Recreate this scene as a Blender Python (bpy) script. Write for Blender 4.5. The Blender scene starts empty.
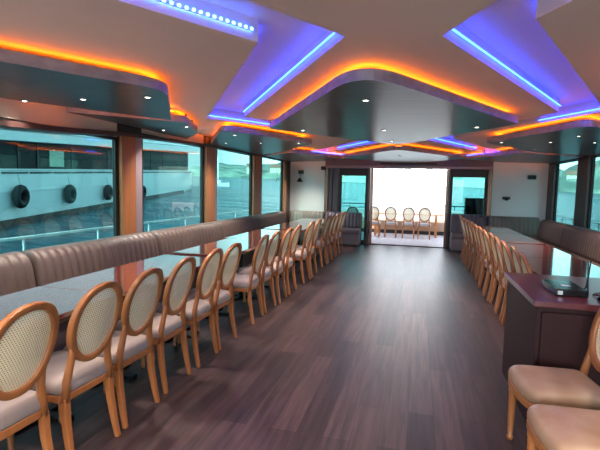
import bpy, bmesh, math, random
from mathutils import Vector, Matrix
from mathutils.geometry import tessellate_polygon
random.seed(7)
PI = math.pi
sc = bpy.context.scene
COL = sc.collection

# ------------------------------------------------------------------ materials
def new_mat(name):
    m = bpy.data.materials.new(name); m.use_nodes = True
    nt = m.node_tree; nt.nodes.clear()
    out = nt.nodes.new('ShaderNodeOutputMaterial')
    return m, nt, out

def N(nt, t, **kw):
    n = nt.nodes.new(t)
    for k, v in kw.items():
        setattr(n, k, v)
    return n

def pbr(name, col, rough=.5, metal=0., spec=.5, coat=0., noise=None, bump=None, sheen=0., coatr=.05):
    """noise=(scale xyz, col2, detail, contrast lo, hi), bump=(scale xyz, strength, distance)"""
    m, nt, out = new_mat(name)
    b = N(nt, 'ShaderNodeBsdfPrincipled')
    b.inputs['Base Color'].default_value = (*col, 1); b.inputs['Roughness'].default_value = rough
    b.inputs['Metallic'].default_value = metal; b.inputs['Specular IOR Level'].default_value = spec
    b.inputs['Coat Weight'].default_value = coat; b.inputs['Coat Roughness'].default_value = coatr
    b.inputs['Sheen Weight'].default_value = sheen
    nt.links.new(b.outputs[0], out.inputs[0])
    tc = N(nt, 'ShaderNodeTexCoord')
    if noise:
        mp = N(nt, 'ShaderNodeMapping'); mp.inputs['Scale'].default_value = noise[0]
        nt.links.new(tc.outputs['Object'], mp.inputs[0])
        nz = N(nt, 'ShaderNodeTexNoise'); nz.inputs['Scale'].default_value = 1; nz.inputs['Detail'].default_value = noise[2]
        nt.links.new(mp.outputs[0], nz.inputs['Vector'])
        cr = N(nt, 'ShaderNodeValToRGB')
        cr.color_ramp.elements[0].position = noise[3]; cr.color_ramp.elements[0].color = (*col, 1)
        cr.color_ramp.elements[1].position = noise[4]; cr.color_ramp.elements[1].color = (*noise[1], 1)
        nt.links.new(nz.outputs[0], cr.inputs[0]); nt.links.new(cr.outputs[0], b.inputs['Base Color'])
    if bump:
        mp = N(nt, 'ShaderNodeMapping'); mp.inputs['Scale'].default_value = bump[0]
        nt.links.new(tc.outputs['Object'], mp.inputs[0])
        nz = N(nt, 'ShaderNodeTexNoise'); nz.inputs['Scale'].default_value = 1; nz.inputs['Detail'].default_value = 3
        nt.links.new(mp.outputs[0], nz.inputs['Vector'])
        bp = N(nt, 'ShaderNodeBump'); bp.inputs['Strength'].default_value = bump[1]; bp.inputs['Distance'].default_value = bump[2]
        nt.links.new(nz.outputs[0], bp.inputs['Height']); nt.links.new(bp.outputs[0], b.inputs['Normal'])
    return m

def emit(name, col, s):
    m, nt, out = new_mat(name)
    e = N(nt, 'ShaderNodeEmission'); e.inputs[0].default_value = (*col, 1); e.inputs[1].default_value = s
    nt.links.new(e.outputs[0], out.inputs[0])
    return m

def glass(name, tint, ior=1.5):
    m, nt, out = new_mat(name)
    t = N(nt, 'ShaderNodeBsdfTransparent'); t.inputs[0].default_value = (*[math.sqrt(c) for c in tint], 1)
    g = N(nt, 'ShaderNodeBsdfGlossy'); g.inputs['Roughness'].default_value = 0.0
    f = N(nt, 'ShaderNodeFresnel'); f.inputs[0].default_value = ior
    mx = N(nt, 'ShaderNodeMixShader')
    ge = N(nt, 'ShaderNodeNewGeometry'); iv = N(nt, 'ShaderNodeMath', operation='SUBTRACT'); iv.inputs[0].default_value = 1   # the outer side of the pane only
    nt.links.new(ge.outputs['Backfacing'], iv.inputs[1])
    ml = N(nt, 'ShaderNodeMath', operation='MULTIPLY'); nt.links.new(f.outputs[0], ml.inputs[0]); nt.links.new(iv.outputs[0], ml.inputs[1])
    nt.links.new(ml.outputs[0], mx.inputs[0]); nt.links.new(t.outputs[0], mx.inputs[1]); nt.links.new(g.outputs[0], mx.inputs[2])
    nt.links.new(mx.outputs[0], out.inputs[0])
    return m

def floor_mat():
    m, nt, out = new_mat('laminate_planks')
    b = N(nt, 'ShaderNodeBsdfPrincipled'); nt.links.new(b.outputs[0], out.inputs[0])
    tc = N(nt, 'ShaderNodeTexCoord')
    mp = N(nt, 'ShaderNodeMapping'); mp.inputs['Rotation'].default_value = (0, 0, PI/2)
    nt.links.new(tc.outputs['Object'], mp.inputs[0])
    br = N(nt, 'ShaderNodeTexBrick'); br.offset = .37; br.offset_frequency = 2
    br.inputs['Color1'].default_value = (.024, .014, .016, 1); br.inputs['Color2'].default_value = (.066, .037, .036, 1)
    br.inputs['Mortar'].default_value = (.012, .008, .008, 1)
    br.inputs['Scale'].default_value = 1; br.inputs['Mortar Size'].default_value = .0018; br.inputs['Mortar Smooth'].default_value = .3
    br.inputs['Brick Width'].default_value = 1.25; br.inputs['Row Height'].default_value = .165
    nt.links.new(mp.outputs[0], br.inputs['Vector'])
    mp2 = N(nt, 'ShaderNodeMapping'); mp2.inputs['Scale'].default_value = (26, 1.6, 1)
    nt.links.new(tc.outputs['Object'], mp2.inputs[0])
    nz = N(nt, 'ShaderNodeTexNoise'); nz.inputs['Scale'].default_value = 1; nz.inputs['Detail'].default_value = 6; nz.inputs['Distortion'].default_value = .6
    nt.links.new(mp2.outputs[0], nz.inputs['Vector'])
    cr = N(nt, 'ShaderNodeValToRGB')
    cr.color_ramp.elements[0].position = .3; cr.color_ramp.elements[0].color = (.45, .45, .47, 1)
    cr.color_ramp.elements[1].position = .72; cr.color_ramp.elements[1].color = (1.5, 1.45, 1.45, 1)
    nt.links.new(nz.outputs[0], cr.inputs[0])
    mx = N(nt, 'ShaderNodeMix', data_type='RGBA', blend_type='MULTIPLY'); mx.inputs[0].default_value = 1
    nt.links.new(br.outputs['Color'], mx.inputs[6]); nt.links.new(cr.outputs[0], mx.inputs[7])
    nt.links.new(mx.outputs[2], b.inputs['Base Color'])
    b.inputs['Roughness'].default_value = .43; b.inputs['Specular IOR Level'].default_value = .4
    bp = N(nt, 'ShaderNodeBump'); bp.inputs['Strength'].default_value = .25; bp.inputs['Distance'].default_value = .003
    nt.links.new(nz.outputs[0], bp.inputs['Height']); nt.links.new(bp.outputs[0], b.inputs['Normal'])
    return m

def cane_mat():
    m, nt, out = new_mat('woven_cane')
    b = N(nt, 'ShaderNodeBsdfPrincipled')
    b.inputs['Base Color'].default_value = (.93, .80, .53, 1); b.inputs['Roughness'].default_value = .55
    t = N(nt, 'ShaderNodeBsdfTransparent')
    tc = N(nt, 'ShaderNodeTexCoord'); sx = N(nt, 'ShaderNodeSeparateXYZ'); nt.links.new(tc.outputs['Object'], sx.inputs[0])
    def M(op, a, bb):
        n = N(nt, 'ShaderNodeMath', operation=op)
        for i, v in enumerate((a, bb)):
            if v is None: continue
            if isinstance(v, (int, float)): n.inputs[i].default_value = v
            else: nt.links.new(v, n.inputs[i])
        return n.outputs[0]
    P = .0125
    zrow = M('DIVIDE', sx.outputs[2], P*.866)
    odd = M('MODULO', M('ABSOLUTE', M('FLOOR', zrow, None), None), 2)
    xs = M('ADD', M('DIVIDE', sx.outputs[0], P), M('MULTIPLY', odd, .5))
    fx = M('SUBTRACT', M('FRACT', xs, None), .5); fz = M('SUBTRACT', M('FRACT', zrow, None), .5)
    d = M('ADD', M('MULTIPLY', fx, fx), M('MULTIPLY', fz, fz))
    hole = M('LESS_THAN', d, .052)
    mx = N(nt, 'ShaderNodeMixShader'); nt.links.new(hole, mx.inputs[0])
    nt.links.new(b.outputs[0], mx.inputs[1]); nt.links.new(t.outputs[0], mx.inputs[2]); nt.links.new(mx.outputs[0], out.inputs[0])
    return m

def sea_mat():
    m, nt, out = new_mat('sea_water')
    b = N(nt, 'ShaderNodeBsdfPrincipled')
    b.inputs['Roughness'].default_value = .22; b.inputs['Base Color'].default_value = (.006, .085, .105, 1)
    b.inputs['IOR'].default_value = 1.33; b.inputs['Specular IOR Level'].default_value = .16
    tc = N(nt, 'ShaderNodeTexCoord')
    prev = None
    for s, st, di in (((.10, .28, 1), .9, 1.4), ((.7, 1.5, 1), .8, .3)):
        mp = N(nt, 'ShaderNodeMapping'); mp.inputs['Scale'].default_value = s
        mp.inputs['Rotation'].default_value = (0, 0, .5)
        nt.links.new(tc.outputs['Object'], mp.inputs[0])
        nz = N(nt, 'ShaderNodeTexNoise'); nz.inputs['Scale'].default_value = 1; nz.inputs['Detail'].default_value = 4
        nt.links.new(mp.outputs[0], nz.inputs['Vector'])
        bp = N(nt, 'ShaderNodeBump'); bp.inputs['Strength'].default_value = st; bp.inputs['Distance'].default_value = di
        nt.links.new(nz.outputs[0], bp.inputs['Height'])
        if prev: nt.links.new(prev.outputs[0], bp.inputs['Normal'])
        prev = bp
    nt.links.new(prev.outputs[0], b.inputs['Normal'])
    nt.links.new(b.outputs[0], out.inputs[0])
    return m

M_ = {}
M_['floor'] = floor_mat()
M_['ceil'] = pbr('ceiling_paint', (.74, .61, .53), .6, noise=((.8, .8, .8), (.70, .58, .50), 2, .4, .6))
M_['recess'] = pbr('recess_paint', (.72, .62, .60), .55)
M_['panel'] = pbr('dark_grained_laminate', (.055, .057, .062), .28, spec=.5, noise=((1.2, 22, 1), (.095, .098, .105), 5, .35, .7), bump=((1.2, 22, 1), .25, .004))
M_['fascia'] = pbr('grey_grained_laminate', (.26, .24, .28), .5, noise=((9, 9, 14), (.40, .37, .41), 4, .35, .7))
M_['wall'] = pbr('bulkhead_paint', (.70, .78, .77), .55)
M_['oakpost'] = pbr('orange_wood_veneer', (.36, .135, .045), .4, noise=((30, 30, 1.3), (.27, .095, .032), 4, .3, .7))
M_['darkpost'] = pbr('dark_and_backlit_wood', (.05, .022, .02), .4, noise=((30, 30, 1.3), (.03, .014, .012), 4, .3, .7))
M_['mull'] = pbr('lilac_grey_metal', (.26, .2, .22), .35, metal=.2)
M_['black'] = pbr('black_rubber_trim', (.008, .008, .009), .5)
M_['header'] = pbr('lilac_grey_laminate', (.13, .10, .14), .45)
M_['bronze'] = pbr('bronze_frame', (.22, .12, .09), .25, metal=.7)
M_['jamb'] = pbr('brown_metal_jamb', (.06, .042, .05), .3, metal=.5)
M_['chairwood'] = pbr('honey_beech_wood', (.42, .155, .048), .38, noise=((22, 22, 3.5), (.30, .10, .03), 4, .3, .75), coat=.12, coatr=.3)
M_['cane'] = cane_mat()
M_['cushion'] = pbr('taupe_velvet', (.33, .26, .235), .75, noise=((7, 7, 7), (.25, .19, .17), 3, .35, .7), sheen=.25)
M_['tan_leather'] = pbr('tan_leather', (.36, .20, .115), .45, noise=((6, 6, 6), (.46, .30, .20), 4, .35, .7))
M_['bench'] = pbr('mauve_brown_leather', (.095, .065, .057), .5, noise=((5, 5, 5), (.075, .05, .043), 3, .3, .7))
M_['bench_back'] = pbr('sage_grey_leather', (.17, .16, .135), .55)
M_['bench_dark'] = pbr('plum_grey_leather', (.13, .10, .12), .5)
M_['mahog'] = pbr('polished_mahogany', (.085, .018, .017), .12, spec=.5, coat=.9, noise=((2.5, 18, 2.5), (.13, .03, .026), 5, .3, .75))
M_['mahog_top'] = pbr('satin_red_mahogany', (.10, .016, .020), .3, coat=.35, coatr=.2, noise=((18, 2.5, 2.5), (.14, .022, .026), 4, .3, .75))
M_['mahog_side'] = pbr('satin_mahogany', (.036, .011, .012), .5, spec=.2, noise=((30, 30, 1.6), (.022, .007, .007), 5, .3, .75))
M_['iron'] = pbr('black_iron', (.012, .012, .013), .45, metal=.6)
M_['gloss_black'] = pbr('gloss_black_plastic', (.01, .01, .012), .15)
M_['matt_black'] = pbr('matt_black_plastic', (.012, .012, .014), .5)
M_['white'] = pbr('white_plastic', (.75, .75, .78), .4)
M_['rail'] = pbr('white_painted_steel', (.65, .66, .62), .4)
M_['rail_dark'] = pbr('grey_and_backlit_steel', (.10, .12, .12), .4, metal=.4)
M_['ferry'] = pbr('ferry_white_paint', (.86, .88, .88), .45, noise=((.5, .5, .5), (.82, .84, .84), 2, .4, .6))
M_['ferry_dark'] = pbr('ferry_dark_glass', (.010, .016, .018), .6, spec=.1, noise=((.35, .1, .5), (.05, .09, .08), 2, .52, .68))
M_['ferry_band'] = pbr('ferry_waterline_paint', (.012, .014, .016), .6)
M_['tyre'] = pbr('tyre_rubber', (.006, .006, .007), .7)
M_['deck'] = pbr('pale_deck_boards', (.50, .42, .42), .5, noise=((12, 1, 1), (.42, .35, .35), 3, .3, .7))
M_['sidedeck'] = pbr('side_deck_paint', (.7, .7, .68), .6)
M_['sea'] = sea_mat()
M_['tanseat'] = pbr('tan_outdoor_vinyl', (.36, .21, .13), .5)
M_['greyseat'] = pbr('pale_grey_vinyl', (.5, .48, .46), .5)
M_['hill_green'] = pbr('wooded_slope', (.10, .15, .12), .9, noise=((.10, .10, .16), (.28, .36, .26), 5, .42, .62))
M_['hill_town'] = pbr('pale_town_slope', (.85, .80, .66), .9, noise=((.10, .10, .22), (.50, .56, .40), 5, .45, .62))
M_['house'] = pbr('cream_render', (.75, .68, .52), .8)
M_['roof_tile'] = pbr('brown_roof_tile', (.3, .16, .1), .8)
M_['sail'] = pbr('white_sailcloth', (.85, .85, .85), .8)
M_['glass_side'] = glass('teal_tinted_glass', (.175, .42, .42), 1.65)
M_['glass_rear'] = glass('dark_teal_tinted_glass', (.07, .27, .265), 1.45)
M_['blue'] = emit('blue_led', (.012, .042, 1.0), 24)
M_['blue_tape'] = pbr('white_led_tape', (.7, .7, .75), .5)
M_['blue_dot'] = emit('cool_white_led', (.03, .12, 1.0), 40)
M_['orange'] = emit('orange_led', (1.0, .165, .003), 19)
M_['lens'] = emit('downlight_lens', (1, .93, .82), 14)
M_['chrome'] = pbr('brushed_nickel', (.5, .5, .5), .3, metal=1)

# ------------------------------------------------------------------ mesh helpers
class MB:
    def __init__(s): s.bm = bmesh.new()
    def face(s, pts):
        vs = [s.bm.verts.new(p) for p in pts]; return s.bm.faces.new(vs)
    def box(s, x0, x1, y0, y1, z0, z1):
        v = [s.bm.verts.new(p) for p in ((x0,y0,z0),(x1,y0,z0),(x1,y1,z0),(x0,y1,z0),(x0,y0,z1),(x1,y0,z1),(x1,y1,z1),(x0,y1,z1))]
        for f in ((3,2,1,0),(4,5,6,7),(0,1,5,4),(1,2,6,5),(2,3,7,6),(3,0,4,7)): s.bm.faces.new([v[i] for i in f])
        return s
    def prism(s, poly, z0, z1, mi_side=0):
        b = [s.bm.verts.new((p[0], p[1], z0)) for p in poly]; t = [s.bm.verts.new((p[0], p[1], z1)) for p in poly]
        n = len(poly)
        s.bm.faces.new(b[::-1]); s.bm.faces.new(t)
        for i in range(n):
            f = s.bm.faces.new((b[i], b[(i+1)%n], t[(i+1)%n], t[i])); f.material_index = mi_side
        return s
    def rings(s, rings, cap=True, closed=True):
        """rings: list of lists of points, lofted"""
        R = [[s.bm.verts.new(p) for p in r] for r in rings]
        n = len(R[0])
        for a, b in zip(R, R[1:]):
            for i in range(n if closed else n-1):
                s.bm.faces.new((a[i], a[(i+1)%n], b[(i+1)%n], b[i]))
        if cap:
            s.bm.faces.new(R[0][::-1]); s.bm.faces.new(R[-1])
        return s
    def tube(s, pts, r, n=8, sq=False):
        pts = [Vector(p) for p in pts]
        rs = r if isinstance(r, (list, tuple)) else [r]*len(pts)
        out = []
        for i, p in enumerate(pts):
            d = (pts[min(i+1, len(pts)-1)] - pts[max(i-1, 0)]).normalized()
            ref = Vector((1, 0, 0)) if abs(d.x) < .8 else Vector((0, 1, 0))
            u = d.cross(ref).normalized(); v = d.cross(u).normalized()
            out.append([p + (u*math.cos(2*PI*k/n + (PI/4 if sq else 0)) + v*math.sin(2*PI*k/n + (PI/4 if sq else 0)))*rs[i] for k in range(n)])
        return s.rings(out)
    def lathe(s, prof, c=(0,0,0), n=20):
        return s.rings([[(c[0]+r*math.cos(2*PI*k/n), c[1]+r*math.sin(2*PI*k/n), c[2]+z) for k in range(n)] for r, z in prof])
    def build(s, name, mat, parent=None, smooth=False, bevel=0, seg=2, mats=None):
        bmesh.ops.recalc_face_normals(s.bm, faces=s.bm.faces)
        me = bpy.data.meshes.new(name); s.bm.to_mesh(me); s.bm.free()
        for mm in (mats or [mat]): me.materials.append(mm)
        if smooth:
            for p in me.polygons: p.use_smooth = True
        o = bpy.data.objects.new(name, me); COL.objects.link(o)
        if parent: o.parent = parent
        if bevel:
            b = o.modifiers.new('bevel', 'BEVEL'); b.width = bevel; b.segments = seg; b.limit_method = 'ANGLE'
        return o

def tag(o, label, cat, group=None, kind=None):
    if label: o['label'] = label
    if cat: o['category'] = cat
    if group: o['group'] = group
    if kind: o['kind'] = kind
    return o
def struct(o): o['kind'] = 'structure'; return o
def empty(name, loc=(0,0,0), rz=0):
    o = bpy.data.objects.new(name, None); o.empty_display_size = .1; COL.objects.link(o)
    o.location = loc; o.rotation_euler = (0, 0, rz); return o
def children(o): return [c for c in bpy.data.objects if c.parent == o]
def copy_tree(o, parent=None):
    c = o.copy(); COL.objects.link(c); c.parent = parent
    for ch in children(o): copy_tree(ch, c)
    return c
ORD = ['nearest', 'second', 'third', 'fourth', 'fifth', 'sixth', 'seventh', 'eighth', 'ninth', 'tenth', 'eleventh', 'twelfth',
       'thirteenth', 'fourteenth', 'fifteenth', 'sixteenth', 'seventeenth', 'eighteenth']

def box_obj(name, mat, *b, parent=None, bevel=0, kind=None):
    o = MB().box(*b).build(name, mat, parent, bevel=bevel)
    if kind: o['kind'] = kind
    return o

# ------------------------------------------------------------------ camera
H = 1.5
f_px = 440.0
cam = bpy.data.cameras.new('camera'); cam.sensor_width = 36; cam.lens = f_px/600*36
cam.clip_end = 3000; cam.clip_start = .05
co = bpy.data.objects.new('camera', cam); COL.objects.link(co); sc.camera = co
roll = .022; c_, s_ = math.cos(roll), math.sin(roll)
dx, dy = 418-300, 190-225
v = Vector((c_*dx+s_*dy, -s_*dx+c_*dy, f_px)).normalized()
p = math.atan2(v.y, v.z)
up = Vector((0, -math.cos(p), math.sin(p)))
Xv = v.cross(up)
if Xv.x < 0: Xv = -Xv
Rw = Matrix((Xv, v, up))                      # world = Rw @ image-frame vector (x right, y down, z forward)
def img(x, y, z):
    return Rw @ Vector((c_*x+s_*y, -s_*x+c_*y, z))
bx, by, bz = img(1,0,0), img(0,-1,0), img(0,0,-1)
co.matrix_world = Matrix(((bx.x,by.x,bz.x,0),(bx.y,by.y,bz.y,0),(bx.z,by.z,bz.z,H),(0,0,0,1)))

# ------------------------------------------------------------------ the hall shell
XL, XR, YB, YF = -3.5, 3.1, 12.0, -2.6
ZC, ZR = 2.33, 2.46
struct(MB().box(XL-.12, XR+.12, YF, YB+.1, -.06, 0).build('floor', M_['floor']))

# window bays  (y0, y1, z top)
LW = [(-2.3, -.1, 2.08), (.25, 2.1, 2.08), (2.45, 4.58, 2.05), (5.06, 6.78, 2.16), (7.28, 9.0, 2.19), (9.62, 11.25, 2.21)]
RW = [(-2.3, -.3, 2.08), (.1, 1.9, 2.1), (2.2, 3.85, 2.15), (4.2, 5.75, 2.18), (6.15, 7.45, 2.19), (7.8, 9.36, 2.2), (9.98, 11.5, 2.2)]
SILL = .55
def side_wall(name, X, s, bays, wood):
    """s=+1: outside is towards +X"""
    mb = MB()
    x0, x1 = sorted((X, X+.05*s))
    mb.box(x0, x1, YF, YB, 0, SILL)
    ys = [YF]+[q for b in bays for q in b[:2]]+[YB]
    for i in range(0, len(ys), 2): mb.box(x0, x1, ys[i], ys[i+1], SILL, ZC)
    o = struct(mb.build(name, M_['darkpost']))
    mb = MB()
    for b in bays: mb.box(x0, x1, b[0], b[1], b[2], ZC)
    struct(mb.build(name+'_upper', M_['ceil'] if s < 0 else M_['darkpost']))
    return o
side_wall('wall_left', XL, -1, LW, M_['oakpost'])
side_wall('wall_right', XR, 1, RW, M_['darkpost'])
wn = 0
def window(X, s, b, gm):
    global wn
    wn += 1
    w = empty('window_%d' % wn, (X, b[0], SILL)); struct(w)
    L = b[1]-b[0]; Hh = b[2]-SILL; t = .035
    fr = MB(); xa, xb = sorted((.004*s, .045*s))
    fr.box(xa, xb, 0, L, 0, t); fr.box(xa, xb, 0, L, Hh-t, Hh); fr.box(xa, xb, 0, t, t, Hh-t); fr.box(xa, xb, L-t, L, t, Hh-t)
    fr.build('window_frame', M_['black'], w)
    xa, xb = sorted((.020*s, .030*s))
    MB().box(xa, xb, t, L-t, t, Hh-t).build('glass_pane', gm, w)
for b in LW: window(XL, -1, b, M_['glass_side'])
for b in RW: window(XR, 1, b, M_['glass_side'])
tn = 0
def trim(mb, mat, bevel=.004):
    global tn
    tn += 1
    return struct(mb.build('trim_%d' % tn, mat, bevel=bevel))
# veneer posts between the left windows: orange veneer, lilac metal cover strip
for (ya, yb, yc) in ((4.60, 4.86, 5.04), (6.80, 7.12, 7.26), (9.02, 9.44, 9.6), (11.27, 11.5, 11.51), (2.12, 2.3, 2.43), (-.08, .12, .23)):
    trim(MB().box(XL, XL+.05, ya, yb, 0, 2.3 if ya > 6 else 2.1), M_['oakpost'])
    if yc-yb > .05: trim(MB().box(XL, XL+.035, yb+.025, yc-.02, 0, 2.3 if ya > 6 else 2.1), M_['mull'])
for i in range(len(RW)-1):
    trim(MB().box(XR-.05, XR, RW[i][1]+.02, RW[i+1][0]-.02, 0, 2.3), M_['darkpost'])  # dark brown puts the backlit shade of these posts into the colour
trim(MB().box(XR-.05, XR, 11.52, 11.98, 0, 2.3), M_['darkpost'])
# long dark header over the left windows, dipping towards the camera, with a red-brown lip
mb = MB()
hy = [(YF, 2.03), (2.4, 2.03), (3.1, 2.02), (3.8, 2.055), (4.6, 2.105), (5.1, 2.13), (6.8, 2.185), (9, 2.21), (11.56, 2.225)]
mb.rings([[(XL+.002, y, z-.07 if y < 4 else z-.045), (XL+.06, y, z-.05 if y < 4 else z-.035), (XL+.06, y, z), (XL+.002, y, z+.01)] for y, z in hy])
trim(mb, M_['darkpost'], 0)
trim(MB().box(XR-.06, XR-.002, YF, 11.98, 2.18, 2.22), M_['darkpost'])

# back bulkhead
for nm, a, b_ in (('wall_back_left', XL, -2.50), ('wall_back_right', 1.80, XR)):
    struct(MB().box(a, b_, YB, YB+.1, 0, ZC).build(nm, M_['wall']))
struct(MB().box(-2.50, 1.80, YB, YB+.1, 2.05, ZC).build('wall_back_header', M_['header']))
# front bulkhead behind the camera: unseen, its wide opening left to let light in
struct(MB().box(XL, -2.9, YF-.1, YF, 0, ZC).box(2.5, XR, YF-.1, YF, 0, ZC).box(-2.9, 2.5, YF-.1, YF, 2.15, ZC).build('wall_front', M_['wall']))

struct(MB().box(XL-.6, XR+.6, -8, YF-.1, -.12, -.06).build('floor_added_fore_deck', M_['sidedeck']))  # added pale deck that bounces sunlight into the hall
struct(MB().box(-2.50, -2.09, YB+.02, YB+.09, 0, 2.05).build('wall_back_stack', M_['jamb']))
# glazed folding screens either side of the doorway
def pane_door(n, xa, xb, zt=1.90):
    d = struct(empty('door_%d' % n, (xa, YB, 0)))
    L = xb-xa; t = .06
    MB().box(0, L, .02, .08, 0, .10).box(0, L, .02, .08, zt-.05, 2.05).box(0, t, .02, .08, .10, zt-.05).box(L-t, L, .02, .08, .10, zt-.05).build('door_frame', M_['black'], d, bevel=.004)
    MB().box(t, L-t, .045, .055, .10, zt-.05).build('glass_pane', M_['glass_rear'], d)
pane_door(1, -2.09, -1.32)
pane_door(2, .80, 1.69)
for (xa, xb, mt) in ((-2.50, -2.40, 'bronze'), (-2.38, -2.28, 'jamb'), (-2.26, -2.11, 'jamb'), (-1.32, -1.25, 'jamb'), (-1.24, -1.17, 'bronze'), (.70, .745, 'bronze'), (.75, .80, 'jamb'), (1.69, 1.80, 'bronze')):
    trim(MB().box(xa, xb, YB-.04, YB+.09, 0, 2.05), M_[mt], .012)
trim(MB().box(-2.50, 1.80, YB-.05, YB-.002, 2.05, 2.12), M_['mull'], .01)
trim(MB().box(-1.0, .45, YB-.03, YB-.002, 2.16, 2.20), M_['black'], 0)
trim(MB().box(-1.17, .70, YB-.03, YB+.10, -.001, .025), M_['jamb'], .005)

# ------------------------------------------------------------------ ceiling with zigzag recesses
def zig(cx_in, out_in, cx_out, out_out, y_ap_in, dy_out, period, ny):
    """zigzag band: inner line and outer line as point lists running towards the stern"""
    inn, outl = [], []
    y = y_ap_in - period
    for k in range(ny):
        inn += [(cx_in, y), (out_in, y+period/2)]
        outl += [(cx_out, y+dy_out), (out_out, y+period/2)]
        y += period
    return inn, outl
PER = 5.13
def clip_y(poly, ymax, ymin):
    def cl(P, f, g):
        out = []
        for i in range(len(P)):
            a, b = P[i], P[(i+1) % len(P)]
            if f(a): out.append(a)
            if f(a) != f(b):
                t = (g-a[1])/(b[1]-a[1]); out.append((a[0]+(b[0]-a[0])*t, g))
        return out
    P = cl(poly, lambda q: q[1] <= ymax, ymax)
    return cl(P, lambda q: q[1] >= ymin, ymin)
recess = []
lin, lout = zig(-.42, -2.06, -.93, -2.55, 2.47, .0, PER, 4)
rin, rout = zig(.09, 1.36, .51, 1.78, 2.56, -.16, PER, 4)
for a, b in ((lin, lout), (rin, rout)):
    poly = clip_y(a + b[::-1], 11.7, YF+.2)
    recess.append(poly)
outer = [(XL-.1, YF), (XR+.1, YF), (XR+.1, YB), (XL-.1, YB)]
cb = MB()
allp = [outer] + recess
flat = [Vector((*q, 0)) for P_ in allp for q in P_]
tris = tessellate_polygon([[Vector((*q, 0)) for q in P_] for P_ in allp])
vs = [cb.bm.verts.new((q.x, q.y, ZC)) for q in flat]
for t in tris:
    try: cb.bm.faces.new([vs[i] for i in t])
    except ValueError: pass
off = len(outer)
for P_ in recess:
    n = len(P_)
    tv = [cb.bm.verts.new((q[0], q[1], ZR)) for q in P_]
    for i in range(n):
        cb.bm.faces.new((vs[off+i], vs[off+(i+1) % n], tv[(i+1) % n], tv[i]))
    for t in tessellate_polygon([[Vector((*q, 0)) for q in P_]]):
        cb.bm.faces.new([tv[i] for i in t])
    off += n
for fc in cb.bm.faces: fc.normal_update()
ceil = cb.build('ceiling', M_['ceil'])
struct(ceil)
roof = MB().box(XL-.27, XR+.27, YF-.1, YB+.1, 2.50, 2.60).build('ceiling_roof', M_['ferry']); struct(roof)  # unseen roof; its overhang is sized to trim the sun at the windows

# blue LED strips on the recess walls
def strip_obj(name, a, b, z, mat, label, dots=False, group='blue light strips in the ceiling recesses'):
    a = Vector((*a, z)); b = Vector((*b, z)); d = (b-a); L = d.length
    o = None
    mb = MB()
    if dots:
        mb.box(0, L, -.004, .004, -.010, .010)
    else:
        mb.box(0, L, -.004, .004, -.005, .005)
    o = mb.build(name, M_['blue_tape'] if dots else mat)
    if dots:
        k = int(L/.04); d0 = None
        for i in range(k):
            if d0 is None:
                d0 = MB().box(-.007, .007, -.009, .009, -.006, .006).build('diode', mat, o); q = d0
            else:
                q = d0.copy(); COL.objects.link(q); q.parent = o
            q.location = ((i+.5)*L/k, 0, 0)
    o.location = a; o.rotation_euler = (0, 0, math.atan2(d.y, d.x))
    tag(o, label, 'light strip', group)
    return o
def inset(a, b, d):   # shift the segment sideways
    v = Vector((b[0]-a[0], b[1]-a[1])).normalized(); n_ = Vector((-v.y, v.x))*d
    return (a[0]+n_.x, a[1]+n_.y), (b[0]+n_.x, b[1]+n_.y)
def seg(a, b, t0, t1):
    return (a[0]+(b[0]-a[0])*t0, a[1]+(b[1]-a[1])*t0), (a[0]+(b[0]-a[0])*t1, a[1]+(b[1]-a[1])*t1)
# left zigzag: points near the camera
def corner_led(a, b, c, t, d, label):
    """one strip bending round a recess tip: a -> b -> part of the way to c"""
    o = led(b, c, 0, t, d, 'blue', label, z=2.36)
    M = o.matrix_basis.inverted(); q = [M @ Vector((*p_, 2.437)) for p_ in inset(*seg(a, b, .03, .99), d*.6)]
    mb = MB(); mb.bm.from_mesh(o.data); mb.tube(q, .005, 4, sq=True); mb.bm.to_mesh(o.data); mb.bm.free()
def led(a, b, t0, t1, d, mat, label, dots=False, z=2.385):
    s = inset(*seg(a, b, t0, t1), d)
    return strip_obj('led_strip', s[0], s[1], z, M_[mat], label, dots)
led(lin[2], lin[3], .02, .99, .02, 'blue', 'blue light strip running diagonally left of the large central dark panel')
corner_led(lout[2], lout[3], lout[4], .32, -.02, 'blue light strip bending round the left tip of the near recess')
led(lout[1], lout[2], .2, .985, -.02, 'blue_dot', 'dotted blue-white light strip at the top left of the ceiling', True)
led(rin[2], rin[3], .02, .99, -.02, 'blue', 'blue light strip running diagonally right of the large central dark panel')
corner_led(rout[2], rout[3], rout[4], .32, .02, 'blue light strip bending round the right tip of the near recess')
led(rout[1], rout[2], .45, .93, .02, 'blue_dot', 'dotted blue-white light strip at the top right of the ceiling', True)
led(lin[4], lin[5], .02, .8, .02, 'blue', 'far blue light strip on the left slanting out from the aisle')
led(lout[5], lout[6], 0, .58, -.02, 'blue', 'blue light strip on the left near the rear bulkhead', z=2.36)
led(rin[4], rin[5], .02, .8, -.02, 'blue', 'far blue light strip on the right slanting out from the aisle')
led(rout[5], rout[6], 0, .58, .02, 'blue', 'blue light strip on the right near the rear bulkhead', z=2.36)

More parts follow.
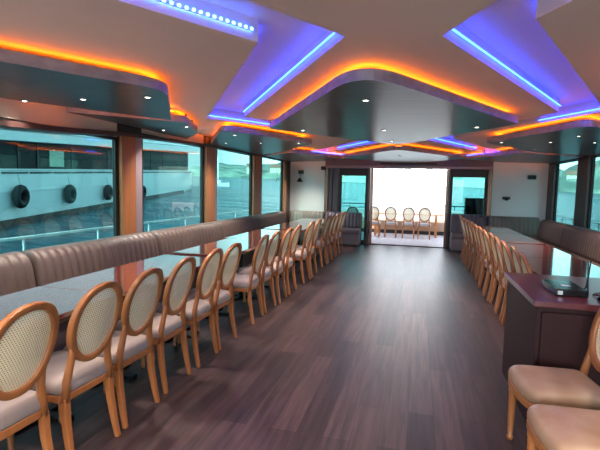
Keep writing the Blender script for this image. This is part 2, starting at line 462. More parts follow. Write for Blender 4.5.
# dropped dark panels with orange strips on top
def rounded(pts):
    """pts: (x, y, r)"""
    out = []; n = len(pts)
    for i, q in enumerate(pts):
        P_ = Vector(q[:2]); r = q[2] if len(q) > 2 else 0
        if not r: out.append(tuple(P_)); continue
        a = Vector(pts[i-1][:2]); b = Vector(pts[(i+1) % n][:2])
        A = P_+(a-P_).normalized()*r; B = P_+(b-P_).normalized()*r
        for k in range(9):
            t = k/8; c = A*(1-t)**2+P_*2*t*(1-t)+B*t*t; out.append((c.x, c.y))
    return out
PB, PT = 2.20, 2.275
def shrink(poly, d):
    n = len(poly); out = []
    area = sum(poly[i][0]*poly[(i+1) % n][1]-poly[(i+1) % n][0]*poly[i][1] for i in range(n))
    sg = 1 if area > 0 else -1
    for i in range(n):
        a, q, b = Vector(poly[i-1]), Vector(poly[i]), Vector(poly[(i+1) % n])
        n1 = (q-a).normalized(); n2 = (b-q).normalized()
        nn = Vector((-(n1.y+n2.y), n1.x+n2.x)).normalized()
        out.append(tuple(q + nn*d*sg))
    return out
POLYS = []
def inside(x, y):
    for P_ in POLYS:
        c = False
        for i in range(len(P_)):
            a, b = P_[i-1], P_[i]
            if (a[1] > y) != (b[1] > y) and x < (b[0]-a[0])*(y-a[1])/(b[1]-a[1])+a[0]: c = not c
        if c: return True
    return False
def panel(pts, label, edges, z=0, skipwall=None):
    poly = rounded(pts); POLYS.append(poly)
    c = Vector((sum(q[0] for q in poly)/len(poly), sum(q[1] for q in poly)/len(poly)))
    e = empty('ceiling_panel', (c.x, c.y, PB+z)); tag(e, label, 'ceiling panel', 'dropped dark ceiling panels')
    P0 = [(q[0]-c.x, q[1]-c.y) for q in poly]
    MB().prism(P0, 0, PT-PB, 1).build('board', None, e, mats=[M_['panel'], M_['fascia']])
    sh = shrink(P0, .095); mb = MB()
    sh2 = shrink(P0, .125)
    n = len(sh)
    for i in range(n):
        a, b, b2, a2 = sh[i], sh[(i+1) % n], sh2[(i+1) % n], sh2[i]
        mid = ((a[0]+b[0])/2+c.x, (a[1]+b[1])/2+c.y)
        if mid[0] < XL+.15 or mid[0] > XR-.15 or mid[1] > YB-.15: continue
        z0, z1 = PT-PB+.001, PT-PB+.013
        mb.rings([[(a[0], a[1], z0), (a2[0], a2[1], z0), (a2[0], a2[1], z1), (a[0], a[1], z1)],
                  [(b[0], b[1], z0), (b2[0], b2[1], z0), (b2[0], b2[1], z1), (b[0], b[1], z1)]])
    mb.build('orange_light_strip', M_['orange'], e)
    # three slim hangers up to the ceiling
    hb = MB()
    for t in (0, .33, .66):
        q = P0[int(t*n)]; hb.box(q[0]*.5-.01, q[0]*.5+.01, q[1]*.5-.01, q[1]*.5+.01, PT-PB, ZC-PB-z)
    hb.build('hanger', M_['black'], e)
    return e
panel([(-.366, 2.72, .46), (.97, 5.02, .03), (-.33, 7.20, .35), (-1.78, 5.15, .03)], 'large dark diamond ceiling panel over the middle of the aisle', None)
panel([(-.38, 7.95, .35), (.98, 10.15, .03), (.98, 10.3, .03), (-.1, 11.9, 0), (-.6, 11.9, 0), (-1.75, 10.2, .03)], 'far diamond ceiling panel reflecting the doorway light', None)
panel([(-.38, -2.35, .3), (.95, -.3, .03), (-.40, 1.80, .35), (-1.7, -.3, .03)], 'dark diamond panel whose rounded tip shows at the top edge', None)
S1 = [(XL+.07, .55, 0), (-1.84, 2.98, .22), (-2.64, 4.36, .04), (XL+.07, 3.08, 0)]
S2 = [(XL+.07, 3.72, 0), (-2.55, 4.52, .06), (-2.88, 5.42, .12), (XL+.07, 6.1, 0)]
S3 = [(XL+.07, 6.9, 0), (-2.42, 5.18, .3), (-1.66, 6.90, .04), (-2.65, 8.5, .04), (XL+.07, 9.3, 0)]
S4 = [(XL+.07, 9.6, 0), (-2.5, 8.62, .15), (-1.72, 10.5, .05), (-2.6, 11.4, .05), (XL+.07, 11.8, 0)]
nm = ['near', 'small stepped', 'broad', 'rear']
for sd in (0, 1):
    for k, S in enumerate((S1, S2, S3, S4)):
        pts = S
        if sd:
            pts = [((-.70-q[0] if q[0] > XL+.2 else XR-.07), q[1], q[2]) for q in S][::-1]
            pts = [(q[0]-.04, q[1], q[2]) if q[0] < 2.8 else q for q in pts]
        panel(pts, '%s dark ceiling panel with orange glow along the %s windows' % (nm[k], 'right' if sd else 'left'), None)

# recessed downlights, some of them added only for fill light
dl = empty('downlight', (0,0,0))
MB().lathe([(.030, 0), (.033, -.006), (.026, -.008), (.026, 0)], n=16).build('trim_ring', M_['chrome'], dl, smooth=True)
MB().lathe([(.018, -.001), (.018, -.005)], n=16).build('lens', M_['lens'], dl)
DL = [(-3.34, 3.15), (-2.75, 3.17), (-2.14, 3.18), (-2.73, 4.85), (-3.2, 5.1), (-2.47, 5.70), (-3.08, 6.75), (-2.48, 6.77), (-1.86, 6.8),
      (-.43, 3.56), (-1.39, 5.28), (-.42, 5.37), (.59, 5.21), (1.11, 6.8), (1.74, 6.83), (1.87, 6.14), (1.79, 7.9), (2.3, 6.9), (1.75, 10.0), (-2.3, 9.7), (-.4, 9.4),
      (2.0, 3.2), (2.6, 3.2), (-2.6, 1.9), (-.4, .6), (-.4, -.9), (-.4, 6.6), (-2.9, 11.2), (-2.6, .3), (1.6, .3), (1.6, 1.5), (-.4, 1.2), (-1.2, -1.0), (-1.3, 1.1), (-.9, .3)]  # mostly added out of view for fill; one washes the rear bulkhead
where = ['over the %s window seats', 'over the %s tables', 'over the aisle']
for i, (x, y) in enumerate(DL):
    o = dl if i == 0 else copy_tree(dl)
    o.location = (x, y, PB if inside(x, y) else ZC)
    side = 'aisle' if -1.5 < x < .9 else ('left' if x < 0 else 'right')
    tag(o, 'small round recessed downlight above the %s' % {'aisle': 'middle aisle', 'left': 'left-hand tables', 'right': 'right-hand tables'}[side],  # label shared with the added fill lamps
        'downlight', 'downlights above the %s' % {'aisle': 'middle aisle', 'left': 'left-hand tables', 'right': 'right-hand tables'}[side])
    L = bpy.data.lights.new('downlight_lamp', 'SPOT'); L.energy = 58 if y < 3.4 else (85 if y > 11 else 44); L.color = (1, .87, .74)
    L.spot_size = 1.9; L.spot_blend = 1; L.shadow_soft_size = .06
    lo = bpy.data.objects.new('downlight_lamp', L); COL.objects.link(lo); lo.parent = o; lo.location = (0, 0, -.02)

# ------------------------------------------------------------------ chairs
def make_chair(cush):
    r = empty('dining_chair')
    W = M_['chairwood']
    # seat rail: rounded trapezoid ring
    def outline(hw_f, hw_b, yf, yb, n=9, rr=.07):
        pts = rounded([(-hw_b, yb, rr*.6), (hw_b, yb, rr*.6), (hw_f, yf-.02, rr), (0, yf+.012, .12), (-hw_f, yf-.02, rr)])
        return pts
    o1 = outline(.210, .185, .225, -.205)
    MB().prism(o1, .355, .395).build('seat_frame', W, r, bevel=.006)
    mb = MB(); rings = []
    for sc_, z in ((.97, .395), (1.0, .408), (1.005, .428), (.985, .448), (.93, .464), (.80, .476), (.5, .484), (.15, .486)):
        rings.append([(q[0]*sc_, .005+(q[1]-.005)*sc_, z) for q in o1])
    mb.rings(rings).build('seat_cushion', cush, r, smooth=True)
    # back: tilted oval ring
    cz, A, B = .752, .180, .222
    yb = lambda z: -.205 - (z-.50)*.27
    def ov(a, b, k, n, dy):
        t = 2*PI*k/n
        # superellipse, slightly fuller at the shoulders
        cx_, sz = math.cos(t), math.sin(t)
        x = a*math.copysign(abs(cx_)**.93, cx_)*(1+.05*sz); z = cz+b*math.copysign(abs(sz)**.95, sz)
        bow = .022*(x/.2)**2
        return (x, yb(z)+dy+bow, z)
    n = 48; mb = MB()
    sec = [(0, -.017), (0, .013), (-.006, .017), (-.030, .017), (-.036, .012), (-.036, -.012), (-.030, -.017), (-.004, -.019)]
    R = [[mb.bm.verts.new(ov(A+d, B+d, k, n, dy)) for d, dy in sec] for k in range(n)]
    for k in range(n):
        a, b = R[k], R[(k+1) % n]
        for i in range(len(sec)):
            mb.bm.faces.new((a[i], a[(i+1) % len(sec)], b[(i+1) % len(sec)], b[i]))
    # stiles from the seat rail into the oval
    for s in (-1, 1):
        mb.tube([(s*.160, -.196, .36), (s*.152, -.200, .45), (s*.138, yb(.53)+.004, .53), (s*.134, yb(.60)+.008, .60), (s*.148, yb(.66)+.010, .66)], [.025, .022, .020, .018, .012], n=8)
    mb.build('back_frame', W, r, smooth=True)
    mb = MB(); c0 = mb.bm.verts.new((0, yb(cz)-.012, cz)); prev = None
    for fr in (.35, .7, 1.0):
        rg = []
        for k in range(n):
            x, y, z = ov((A-.03), (B-.03), k, n, 0)
            x *= fr; z = cz+(z-cz)*fr
            rg.append(mb.bm.verts.new((x, yb(z)+.022*(x/.2)**2 - .012*(1-fr*fr), z)))
        for k in range(n):
            if prev is None: mb.bm.faces.new((c0, rg[k], rg[(k+1) % n]))
            else: mb.bm.faces.new((prev[k], rg[k], rg[(k+1) % n], prev[(k+1) % n]))
        prev = rg
    mb.build('cane_panel', M_['cane'], r, smooth=True)
    for s in (-1, 1):
        MB().tube([(s*.160, -.196, .38), (s*.162, -.205, .25), (s*.166, -.230, .10), (s*.170, -.25, 0)], [.027, .026, .022, .019], n=4, sq=True).build('leg', W, r, bevel=.004)
    for s in (-1, 1):
        MB().lathe([(.026, .37), (.027, .345), (.020, .335), (.024, .325), (.024, .31), (.021, .30), (.019, .15), (.014, .035), (.018, .028), (.018, .018), (.012, 0)], (s*.172, .175, 0), n=14).build('leg', W, r, smooth=True)
    return r
chair = make_chair(M_['cushion'])
first = [True]
def place_chair(src, x, y, rz, label, group):
    if first[0] and src is chair: o = chair; first[0] = False
    else: o = copy_tree(src)
    o.location = (x, y, 0); o.rotation_euler = (0, 0, rz)
    tag(o, label, 'chair', group)
    return o
LY = [1.53, 1.99, 2.41, 2.88, 3.37, 3.79, 4.57, 5.04, 5.50, 5.99, 6.78, 7.32, 8.28, 8.74, 9.20, 9.66, 10.12]
for i, y in enumerate(LY):
    lab = 'oval cane-backed wooden chair, %s from the camera in the left-hand row' % ORD[i]
    if i == 6: lab = 'seventh chair of the left row, its whole seat showing beside a gap'
    place_chair(chair, -1.925 + random.uniform(-.015, .015), y, PI/2 + random.uniform(-.05, .05), lab, 'cane-backed chairs along the left tables')
RY = [4.22, 4.68, 5.14, 5.62, 6.10, 6.58, 7.10, 7.62, 8.1, 8.62, 9.15, 9.75, 10.3]
for i, y in enumerate(RY):
    place_chair(chair, 1.245 + random.uniform(-.015, .015), y, -PI/2 + random.uniform(-.05, .05),
                'oval cane-backed wooden chair, %s from the dark cabinet in the right-hand row' % ORD[i].replace('nearest', 'first'), 'cane-backed chairs along the right tables')
chair2 = make_chair(M_['tan_leather'])
chair2.location = (.80, 2.66, 0); chair2.rotation_euler = (0, 0, PI/2+.13)
tag(chair2, 'tan-seated cane chair standing against the front of the dark cabinet', 'chair', 'tan-seated chairs by the cabinet')
o = copy_tree(chair2); o.location = (.79, 2.15, 0); o.rotation_euler = (0, 0, PI/2+.12)
tag(o, 'tan-seated chair at the bottom right corner, nearest the camera', 'chair', 'tan-seated chairs by the cabinet')
for i, x in enumerate((-1.30, -.78, -.24, .23)):
    place_chair(chair, x, 14.05, 0, 'oval-backed chair on the rear deck, %s' % ['half hidden by the left door jamb', 'second from the left in the doorway', 'third from the left in the doorway', 'rightmost in the doorway'][i], 'chairs on the rear deck')
for i, x in enumerate((-2.35, -1.83)):
    place_chair(chair, x, 13.2, 0, ['dark oval chair outside the left glass screen, by the bulkhead', 'dark oval chair outside the left glass screen, nearer the doorway'][i], 'chairs outside the left glass screen')

# ------------------------------------------------------------------ tables
def make_table(x0, x1, y0, y1, label, group):
    r = empty('dining_table', ((x0+x1)/2, (y0+y1)/2, 0)); tag(r, label, 'table', group)
    w, l = (x1-x0)/2, (y1-y0)/2
    MB().box(-w, w, -l, l, .722, .752).build('tabletop', M_['mahog'], r, bevel=.005)
    MB().box(-w+.05, w-.05, -l+.05, l-.05, .695, .722).build('apron', M_['mahog_side'], r)
    for s in (-1, 1):
        y = s*(l-.32)
        MB().lathe([(.028, .03), (.028, .695)], (0, y, 0), n=12).build('leg', M_['iron'], r, smooth=True)
        MB().box(-.22, .22, y-.03, y+.03, 0, .03).box(-.03, .03, y-.22, y-.03, 0, .03).box(-.03, .03, y+.03, y+.22, 0, .03).build('foot', M_['iron'], r, bevel=.006)
    return r
for i, (a, b) in enumerate(((-.45, .87), (.88, 2.52), (2.53, 4.15), (4.32, 5.80), (5.81, 7.28), (7.46, 8.90), (8.91, 10.45))):
    if i == 0: continue
    make_table(-2.60 if i < 4 else -2.67, -1.93, a, b, 'glossy mahogany table in the left row, %s from the camera' % ORD[i-1], 'mahogany tables in the left row')
for i, (a, b) in enumerate(((4.02, 5.58), (5.59, 6.98), (7.10, 8.66), (8.67, 10.35))):
    make_table(1.10, 1.84, a, b, 'glossy dark mahogany table in the right row, %s beyond the cabinet' % ORD[i].replace('nearest', 'first'), 'mahogany tables in the right row')

# ------------------------------------------------------------------ banquettes
def banquette(L, loc, rz, mat, label, group, rib=.098, zt=.90, seat_depth=.60, endcap=False):
    r = empty('banquette', loc, rz); tag(r, label, 'bench', group)
    k = max(3, round(L/rib)); sub = 5
    prof = [(.235, .44), (.232, .52), (.222, .62), (.206, .72), (.188, zt-.09), (.165, zt-.045), (.125, zt-.015), (.07, zt), (.01, zt-.004), (-.035, zt-.03), (-.05, zt-.08), (-.05, .44)]
    amp = [1, 1, 1, 1, 1, 1, .8, .4, 0, 0, 0, 0]
    mb = MB(); rings = []
    n = k*sub
    for i in range(n+1):
        x = .010 + (L-.020)*i/n
        ph = abs(math.sin(PI*i/sub)) if i not in (0, n) else 0
        d = (1-ph**.55)
        e = (.035, .012)[min(i, n-i)] if min(i, n-i) < 2 else 0
        rings.append([(x, y-.030*d*a-e*.5*a, z-.012*d*a*.6-(e if 3 < j < 11 else 0)) for j, ((y, z), a) in enumerate(zip(prof, amp))])
    mb.rings(rings).build('backrest', mat, r, smooth=True)
    MB().box(.004, L-.004, .16, seat_depth, .34, .455).build('seat_cushion', mat, r, bevel=.03, seg=4)
    MB().box(.01, L-.01, -.05, seat_depth-.03, .05, .34).build('base', M_['bench_dark'] if mat is not M_['bench_back'] else mat, r, bevel=.006)
    MB().box(.03, L-.03, -.03, seat_depth-.08, 0, .05).build('plinth', M_['black'], r)
    return r
ends = [1.18, 3.04, 4.90, 6.77, 8.63, 10.5]
st = -.68
for i, e in enumerate(ends):
    banquette(e-st, (-3.34, e, 0), -PI/2, M_['bench'], 'brown channel-tufted window bench on the left, %s from the camera' % ORD[i], 'window benches on the left')
    st = e
st = 3.85
for i, e in enumerate((5.75, 7.60, 9.37, 11.12)):
    banquette(e-st, (2.90, st, 0), PI/2, M_['bench'], 'plum-brown tufted window bench on the right, %s beyond the cabinet' % ORD[i].replace('nearest', 'first'), 'window benches on the right')
    st = e
banquette(1.0, (-1.42, 11.88, 0), PI, M_['bench_dark'], 'short grey bench end left of the doorway', 'benches on the back bulkhead', zt=.86)
banquette(1.0, (-2.43, 11.88, 0), PI, M_['bench_back'], 'sage ribbed bench in the back left corner under the wall lamp', 'benches on the back bulkhead', zt=.86)
banquette(.86, (1.69, 11.88, 0), PI, M_['bench_dark'], 'grey bench end right of the doorway in front of the black speaker', 'benches on the back bulkhead', zt=.92)
banquette(1.2, (2.9, 11.88, 0), PI, M_['bench_back'], 'sage ribbed bench in the back right corner', 'benches on the back bulkhead', zt=.90)

# ------------------------------------------------------------------ cabinet and the things on it
cabn = empty('cabinet', (.72, 2.94, 0)); tag(cabn, 'dark mahogany cabinet with a glossy top at the end of the right tables', 'cabinet')
MB().box(0, 1.5, 0, .98, .80, .84).build('worktop', M_['mahog_top'], cabn, bevel=.006)
MB().box(.025, 1.48, .03, .96, .0, .80).build('body', M_['mahog_side'], cabn, bevel=.004)
for k in range(3):
    dr = MB().box(.05+k*.475, .05+k*.475+.455, .008, .03, .08, .77).build('door', M_['mahog_side'], cabn, bevel=.008)
    MB().tube([(.46+k*.475, .008, .45), (.46+k*.475, -.012, .45), (.46+k*.475, -.012, .52), (.46+k*.475, .008, .52)], .005, 8).build('handle', M_['iron'], dr)
rt = empty('router', (.885, 3.12, .84)); tag(rt, 'glossy black router box lying on the dark cabinet top', 'router')
MB().box(0, .19, 0, .33, 0, .045).build('case', M_['gloss_black'], rt, bevel=.008)
MB().box(.012, .04, -.002, 0, .010, .036).build('front_sticker', M_['white'], rt)
MB().box(.07, .12, .12, .17, .045, .046).build('top_sticker', M_['white'], rt)
for k, (ax, ay, lean) in enumerate(((.215, .10, -.01), (.235, .20, .02))):
    MB().tube([(ax-.03, ay, .02), (ax, ay, .025), (ax+lean*.3, ay, .06), (ax+lean, ay, .22)], [.004, .006, .006, .0045], 8).build('antenna', M_['matt_black'], rt, smooth=True)
mb = MB()
pts = []
for k in range(60):
    t = k/59; a = t*9
    pts.append((1.18+.08*math.cos(a)+.10*t, 3.22+.07*math.sin(a*1.1)+.02*t, .846+.004*math.sin(a*2)))
mb.tube(pts, .004, 6)
tag(mb.build('power_cable', M_['matt_black'], smooth=True), 'tangled black cable beside the router on the cabinet', 'cable')
mb = MB().lathe([(.0, 0), (.045, 0), (.048, .008), (.04, .018), (.0, .02)], (1.16, 3.09, .841), n=20)
tag(mb.build('cable_puck', M_['gloss_black'], smooth=True), 'small round black disc beside the tangled cable', 'device')
mb = MB(); mb.box(1.40, 1.60, 3.62, 3.76, .841, .871)
bo = tag(mb.build('paper_box', M_['white'], bevel=.003), 'small white carton at the back of the cabinet top', 'box')
MB().box(1.45, 1.55, 3.6185, 3.62, .850, .862).build('purple_print', pbr('purple_ink', (.35, .3, .6), .6), bo)

# ------------------------------------------------------------------ wall fixtures
w = empty('wall_lamp', (-3.18, 12, 1.78)); tag(w, 'black wall lamp on the white bulkhead in the left corner', 'wall lamp')
MB().box(-.07, .07, -.07, 0, .10, .20).build('wall_bracket', M_['matt_black'], w, bevel=.006)
MB().tube([(0, -.05, .10), (0, -.05, .02)], .010, 8).build('stem', M_['matt_black'], w)
MB().lathe([(.02, .02), (.035, -.01), (.085, -.09), (.078, -.09), (.02, .0)], (-.02, -.09, -.03), n=16).build('lamp_shade', M_['matt_black'], w, smooth=True)
tag(MB().box(-2.60, -2.47, 11.90, 12.0, 1.99, 2.09).build('wall_speaker', M_['matt_black'], bevel=.008), 'small black wall speaker high beside the left glass screen', 'speaker')
tag(MB().box(2.60, 2.78, 11.92, 12.0, 1.82, 1.92).build('wall_speaker', M_['matt_black'], bevel=.008), 'small black box high on the grey bulkhead by the right windows', 'speaker')
w = empty('wall_camera', (2.14, 12, 1.34)); tag(w, 'black dome fitting low on the grey bulkhead at the right', 'camera')
MB().box(-.09, .09, -.03, 0, -.03, .04).build('back_plate', M_['matt_black'], w, bevel=.008)
MB().lathe([(.055, 0), (.05, -.03), (.03, -.052), (.005, -.06)], (0, -.06, 0), n=16).build('dome', M_['gloss_black'], w, smooth=True)
w = empty('loudspeaker', (1.42, 12.45, 0)); tag(w, 'black upright loudspeaker standing outside the right glass screen', 'speaker')
MB().box(-.20, .24, -.15, .15, .02, 1.32).build('case', M_['matt_black'], w, bevel=.01)
MB().box(-.17, .21, -.165, -.15, .3, 1.29).build('grille', M_['black'], w)
MB().box(-.16, .20, -.12, .12, 0, .02).build('foot', M_['black'], w)

# ------------------------------------------------------------------ rear deck
struct(MB().box(XL-.6, XR+.6, YB+.1, 16.6, -.08, -.005).build('floor_rear_deck', M_['deck']))
dt = empty('deck_table', (-.2, 14.75, 0)); tag(dt, 'brown wooden table on the rear deck behind the oval chairs', 'table')
MB().box(-1.3, 1.0, -.3, .38, .70, .74).build('tabletop', M_['chairwood'], dt, bevel=.005)
for sx_ in (-1.1, .8):
    for sy in (-.25, .3):
        MB().box(sx_-.03, sx_+.03, sy-.03, sy+.03, 0, .70).build('leg', M_['chairwood'], dt, bevel=.003)
st_ = empty('stern_bench', (-.2, 15.7, 0)); tag(st_, 'tan and pale grey bench across the stern of the rear deck', 'bench')
MB().box(-2.8, 2.8, -.3, .35, 0, .12).build('plinth', M_['black'], st_)
MB().box(-2.8, 2.8, -.36, .35, .12, .44).build('seat', M_['tanseat'], st_, bevel=.03, seg=3)
MB().box(-2.8, 2.8, .22, .38, .44, .80).build('backrest', M_['greyseat'], st_, bevel=.03, seg=3)

def railing(name, pts, zt, spacing, mat, label, group, mids=(.4,)):
    r = empty(name, (pts[0][0], pts[0][1], 0)); tag(r, label, 'railing', group)
    a = Vector((0, 0)); b = Vector((pts[1][0]-pts[0][0], pts[1][1]-pts[0][1])); L = b.length; n = int(L/spacing)
    MB().tube([(0, 0, zt), (b.x, b.y, zt)], .018, 8).build('top_rail', mat, r, smooth=True)
    for m_ in mids: MB().tube([(0, 0, zt*m_), (b.x, b.y, zt*m_)], .009, 6).build('mid_rail', mat, r, smooth=True)
    for k in range(n+1):
        q = b*(k/n); MB().tube([(q.x, q.y, -.02), (q.x, q.y, zt)], .014, 8).build('post', mat, r, smooth=True)
    return r
struct(MB().box(XL-1.25, XL-.12, YF-1, YB+.1, -.10, -.02).build('floor_side_deck_left', M_['sidedeck']))
struct(MB().box(XR+.12, XR+1.25, YF-1, YB+.1, -.10, -.02).build('floor_side_deck_right', M_['sidedeck']))
railing('deck_railing', ((-4.6, .4), (-4.6, 12.0)), .82, 1.22, M_['rail'], 'white tubular railing along the side deck outside the left windows', 'deck railings', (.55,))
railing('deck_railing', ((4.2, 1.0), (4.2, 16.5)), .80, .9, M_['rail_dark'], 'dark railing along the side deck outside the right windows', 'deck railings', (.35, .68))  # dark steel holds this rail's backlit shade in its colour
railing('deck_railing', ((-3.4, 16.5), (4.1, 16.5)), .95, .9, M_['rail_dark'], 'dark railing across the stern behind the deck bench', 'deck railings', (.35, .68))

# ------------------------------------------------------------------ sea, shore and the ferry (the boat heels a little, so the sea tilts)
Z0 = -1.5
def sea_z(x, y): return Z0 + .023*y - .024*x
mb = MB(); S_ = 1500
mb.face([(x, y, sea_z(x, y)) for x, y in ((-S_, -S_), (S_, -S_), (S_, S_), (-S_, S_))])
tag(mb.build('sea', M_['sea']), 'teal rippled sea all around the boat', 'sea', kind='stuff')

def shore(name, az0, az1, R0, hf, mat, label):
    mb = MB(); rings = []
    n = 60
    for rr, hh in ((0, -.5), (2, .9), (14, .45*1), (34, .8), (70, 1.0), (140, .9)):
        ring = []
        for k in range(n+1):
            az = math.radians(az0+(az1-az0)*k/n)
            h = hf(k/n)*(1+.18*math.sin(k*.9+rr)+.12*math.sin(k*2.3+rr*.3))
            z = hh*h if rr > 2 else hh
            R = R0+rr
            x, y = R*math.sin(az), R*math.cos(az)
            ring.append((x, y, sea_z(x, y)+z))
        rings.append(ring)
    mb.rings(rings, cap=False, closed=False)
    return tag(mb.build(name, mat, smooth=True), label, 'shore')
shore('wooded_shore', -75, -14, 250, lambda t: 9+3*math.sin(t*7), M_['hill_green'], 'hazy green hills on the shore beyond the left windows')
shore('town_shore', -14, 12, 250, lambda t: 9, M_['hill_town'], 'pale shoreline with trees beyond the rear doorway')
shore('wooded_shore', 12, 75, 230, lambda t: 10+22*min(1, t*3), M_['hill_green'], 'high green hillside beyond the right windows')
sites = [(17, 4), (18.6, 8), (20, 3), (21.4, 10), (22.5, 5), (24, 9), (25.5, 4), (27, 7), (-21, 2), (-18, 2), (-16, 3), (-10, 2), (9, 2)]
hp = None
for i, (az, h0) in enumerate(sites):
    a = math.radians(az); R = 238+h0*2.2 if az > 12 else 262
    x, y = R*math.sin(a), R*math.cos(a)
    if hp is None:
        hp = empty('waterside_house'); o = hp
        MB().box(-4, 4, -3, 3, -6, 4).build('wall', M_['house'], hp)
        mb = MB(); mb.rings([[(x_, -3.4, 4), (x_, 3.4, 4), (x_, 0, 6)] for x_ in (-4.3, 4.3)]); mb.build('roof', M_['roof_tile'], hp)
    else: o = copy_tree(hp)
    o.location = (x, y, sea_z(x, y)+h0*.75+1.0); o.rotation_euler = (0, 0, -a)
    tag(o, 'cream house with a brown roof on the %s shore' % ('right-hand' if az > 12 else ('left-hand' if az < -14 else 'rear')), 'house', 'cream houses on the shore')

u = Vector((-.307, .951, .029)).normalized(); upv = Vector((.024, -.023, 1)).normalized(); nn = u.cross(upv).normalized(); upv = nn.cross(u)
FP = Vector((-18.67, 16.06, -.68))
fm = Matrix(((u.x, -nn.x, upv.x, FP.x), (u.y, -nn.y, upv.y, FP.y), (u.z, -nn.z, upv.z, FP.z), (0, 0, 0, 1)))
fe = empty('ferry'); fe.matrix_world = fm
tag(fe, 'large white ferry with tyre fenders moored beyond the left windows', 'ship')
# local: x along, y away from us, z up
U0, U1 = -22., 47.
def band(x0, x1, za, zb, y0, y1, dza=0., dzb=None):
    """slab whose lower and upper edges rise along the ship"""
    if dzb is None: dzb = dza
    mb = MB()
    mb.rings([[(x, y0, za+dza*x), (x, y1, za+dza*x), (x, y1, zb+dzb*x), (x, y0, zb+dzb*x)] for x in (x0, x1)])
    return mb
mb = MB()
hull = []
for x, ys_, ye in ((U0, 0, 9), (40, 0, 9), (50, .8, 8.2), (58, 2.6, 6.4), (63, 4.4, 4.6)):
    sh = .0 if x < 12 else (x-12)*.012
    hull.append([(x, ys_+.5, -1.2), (x, ye-.5, -1.2), (x, ye, .3), (x, ye, 2.5+sh), (x, ys_, 2.5+sh), (x, ys_, .3)])
mb.rings(hull).build('hull', M_['ferry'], fe)
band(U0, 40, -.1, .32, -.04, 0).build('waterline_stripe', M_['ferry_band'], fe)
band(U0, 40, 1.62, 1.70, -.03, 0).build('rubbing_strake', M_['ferry'], fe)
band(U0, 48, 2.5, 2.58, -.02, 9.0, .004).build('deck_edge', M_['ferry_dark'], fe)
band(U0, 48, 2.66, 2.74, -.05, .02, .006).build('bulwark_rail', M_['ferry'], fe)
for k in range(29):
    x = U0+1+k*2.35
    MB().box(x-.05, x+.05, -.03, .01, 2.5+x*.005, 2.7+x*.006).build('rail_post', M_['ferry'], fe)
band(U0, 48, 2.6, 4.10, 1.0, 8.4, .006, .035).build('saloon_windows', M_['ferry_dark'], fe)
for x in (-9, -2.2, 3.4, 5.3, 9.5, 15.8, 21.8, 28, 33):
    band(x-.09, x+.09, 2.6, 4.1, .96, 1.0, .006, .035).build('window_mullion', M_['ferry_band'], fe)
band(6.6, 8.4, 2.9, 3.9, .97, 1.0, 0).build('pale_window', pbr('pale_green_pane', (.25, .45, .3), .4), fe)  # one pane coloured a paler green
band(U0, 50, 4.06, 4.5, -.1, 8.6, .035, .042).build('upper_deck_edge', M_['ferry'], fe)
band(U0, 50, 4.55, 5.0, .1, 8.3, .042, .05).build('upper_bulwark', M_['ferry'], fe)
band(U0, 44, 5.0, 8.5, .9, 7.6, .05, .06).build('upper_saloon', M_['ferry'], fe)
tsrc = None
for i, (x, z) in enumerate(((-4.0, 1.45), (1.30, 1.40), (6.45, 1.29), (12.5, 1.14), (21.0, .85))):
    p_ = fm @ Vector((x, -.26, z))
    if tsrc is None:
        tsrc = empty('tyre_fender'); mb = MB(); R_, r_ = .40, .19
        rr = [[( (R_+r_*math.cos(b))*math.cos(a), r_*1.05*math.sin(b), (R_+r_*math.cos(b))*math.sin(a)) for b in [2*PI*j/10 for j in range(10)]] for a in [2*PI*k/28 for k in range(28)]]
        V = [[mb.bm.verts.new(q) for q in r] for r in rr]
        for k in range(28):
            for j in range(10): mb.bm.faces.new((V[k][j], V[(k+1) % 28][j], V[(k+1) % 28][(j+1) % 10], V[k][(j+1) % 10]))
        mb.build('tyre', M_['tyre'], tsrc, smooth=True)
        MB().tube([(0, 0, .55), (0, .12, 1.1)], .025, 6).build('rope', M_['rail'], tsrc)
        o = tsrc
    else: o = copy_tree(tsrc)
    o.matrix_world = Matrix.Translation(p_) @ fm.to_3x3().to_4x4()
    tag(o, 'black tyre fender hanging on the white ferry hull, %s' % ['hidden left of the first window', 'leftmost in view', 'second from the left in view', 'third from the left in view', 'beside the orange post'][i], 'tyre', 'tyre fenders on the ferry')

def boat(x, y, L, mast, label):
    e = empty('small_boat', (x, y, sea_z(x, y))); tag(e, label, 'boat', 'small boats on the sea')
    mb = MB(); mb.rings([[(s, -w*.7, -.1), (s, w*.7, -.1), (s, w, h), (s, -w, h)] for s, w, h in ((-L/2, L*.14, L*.12), (0, L*.16, L*.12), (L*.35, L*.09, L*.14), (L/2, .02, L*.16))])
    mb.build('hull', M_['sail'], e)
    MB().box(-L*.2, L*.1, -L*.08, L*.08, L*.12, L*.25).build('cabin', M_['sail'], e)
    if mast:
        MB().tube([(0, 0, L*.12), (0, 0, mast)], .06, 6).build('mast', M_['rail'], e)
        mb = MB(); mb.rings([[(.1, -.03, L*.3), (.1, .03, L*.3), (.1, 0, mast*.97)], [(-L*.42, -.03, L*.3), (-L*.42, .03, L*.3), (0, 0, mast*.98)]]); mb.build('sail', M_['sail'], e)
boat(-36.5, 62, 5, 0, 'small white motor boat beyond the third left window')
boat(-40, 84, 5, 6.5, 'small white sailing boat beyond the third left window')

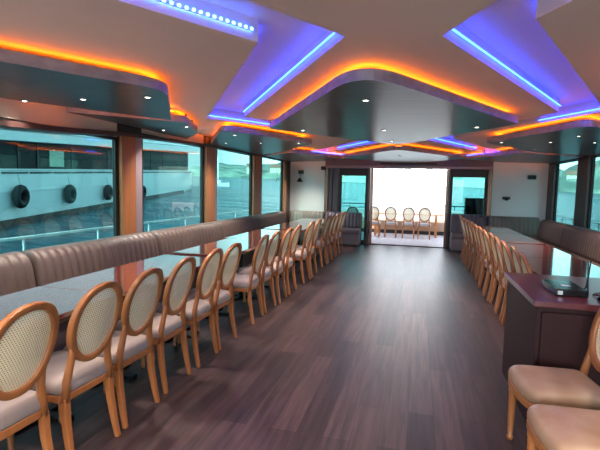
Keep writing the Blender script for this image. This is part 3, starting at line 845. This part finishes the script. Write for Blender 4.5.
# ------------------------------------------------------------------ world and sun
w = bpy.data.worlds.new('world'); sc.world = w; w.use_nodes = True; nt = w.node_tree; nt.nodes.clear()
out = N(nt, 'ShaderNodeOutputWorld'); bg = N(nt, 'ShaderNodeBackground'); nt.links.new(bg.outputs[0], out.inputs[0])
tc = N(nt, 'ShaderNodeTexCoord')
sx = N(nt, 'ShaderNodeSeparateXYZ'); nt.links.new(tc.outputs['Generated'], sx.inputs[0])
cr = N(nt, 'ShaderNodeValToRGB'); cr.color_ramp.elements[0].position = .0; cr.color_ramp.elements[0].color = (.92, .95, .95, 1)
cr.color_ramp.elements[1].position = .7; cr.color_ramp.elements[1].color = (.52, .66, .84, 1)
nt.links.new(sx.outputs[2], cr.inputs[0])
dv = N(nt, 'ShaderNodeVectorMath', operation='DOT_PRODUCT'); g = Vector((-.02, 1, .12)).normalized(); dv.inputs[1].default_value = g
nrm = N(nt, 'ShaderNodeVectorMath', operation='NORMALIZE'); nt.links.new(tc.outputs['Generated'], nrm.inputs[0]); nt.links.new(nrm.outputs[0], dv.inputs[0])
mr = N(nt, 'ShaderNodeMapRange', interpolation_type='SMOOTHSTEP'); mr.inputs[1].default_value = .90; mr.inputs[2].default_value = .995; mr.inputs[3].default_value = 0; mr.inputs[4].default_value = 6
nt.links.new(dv.outputs['Value'], mr.inputs[0])
ad = N(nt, 'ShaderNodeMath', operation='ADD'); ad.inputs[1].default_value = 1.8; nt.links.new(mr.outputs[0], ad.inputs[0])
# bright aureole around the sun, astern of the camera
dv2 = N(nt, 'ShaderNodeVectorMath', operation='DOT_PRODUCT'); dv2.inputs[1].default_value = Vector((-.25, -.75, .62)).normalized()
nt.links.new(nrm.outputs[0], dv2.inputs[0])
mr2 = N(nt, 'ShaderNodeMapRange', interpolation_type='SMOOTHSTEP'); mr2.inputs[1].default_value = .55; mr2.inputs[2].default_value = 1; mr2.inputs[3].default_value = 0; mr2.inputs[4].default_value = 9
nt.links.new(dv2.outputs['Value'], mr2.inputs[0])
ad2 = N(nt, 'ShaderNodeMath', operation='ADD'); nt.links.new(ad.outputs[0], ad2.inputs[0]); nt.links.new(mr2.outputs[0], ad2.inputs[1])
ad = ad2
nt.links.new(cr.outputs[0], bg.inputs[0]); nt.links.new(ad.outputs[0], bg.inputs[1])
sun = bpy.data.lights.new('sun', 'SUN'); sun.energy = 6; sun.angle = .01; sun.color = (1, .95, .84)
so = bpy.data.objects.new('sun', sun); COL.objects.link(so)
so.rotation_euler = Vector((.25, .75, -.62)).to_track_quat('-Z', 'Y').to_euler()

# ------------------------------------------------------------------ view
sc.view_settings.view_transform = 'Standard'; sc.view_settings.look = 'None'; sc.view_settings.gamma = 1
sc.view_settings.use_curve_mapping = False; sc.view_settings.exposure = 0.42
sc.cycles.use_denoising = True
sc.cycles.max_bounces = 10; sc.cycles.transparent_max_bounces = 24; sc.cycles.diffuse_bounces = 5
sc.cycles.sample_clamp_indirect = 6
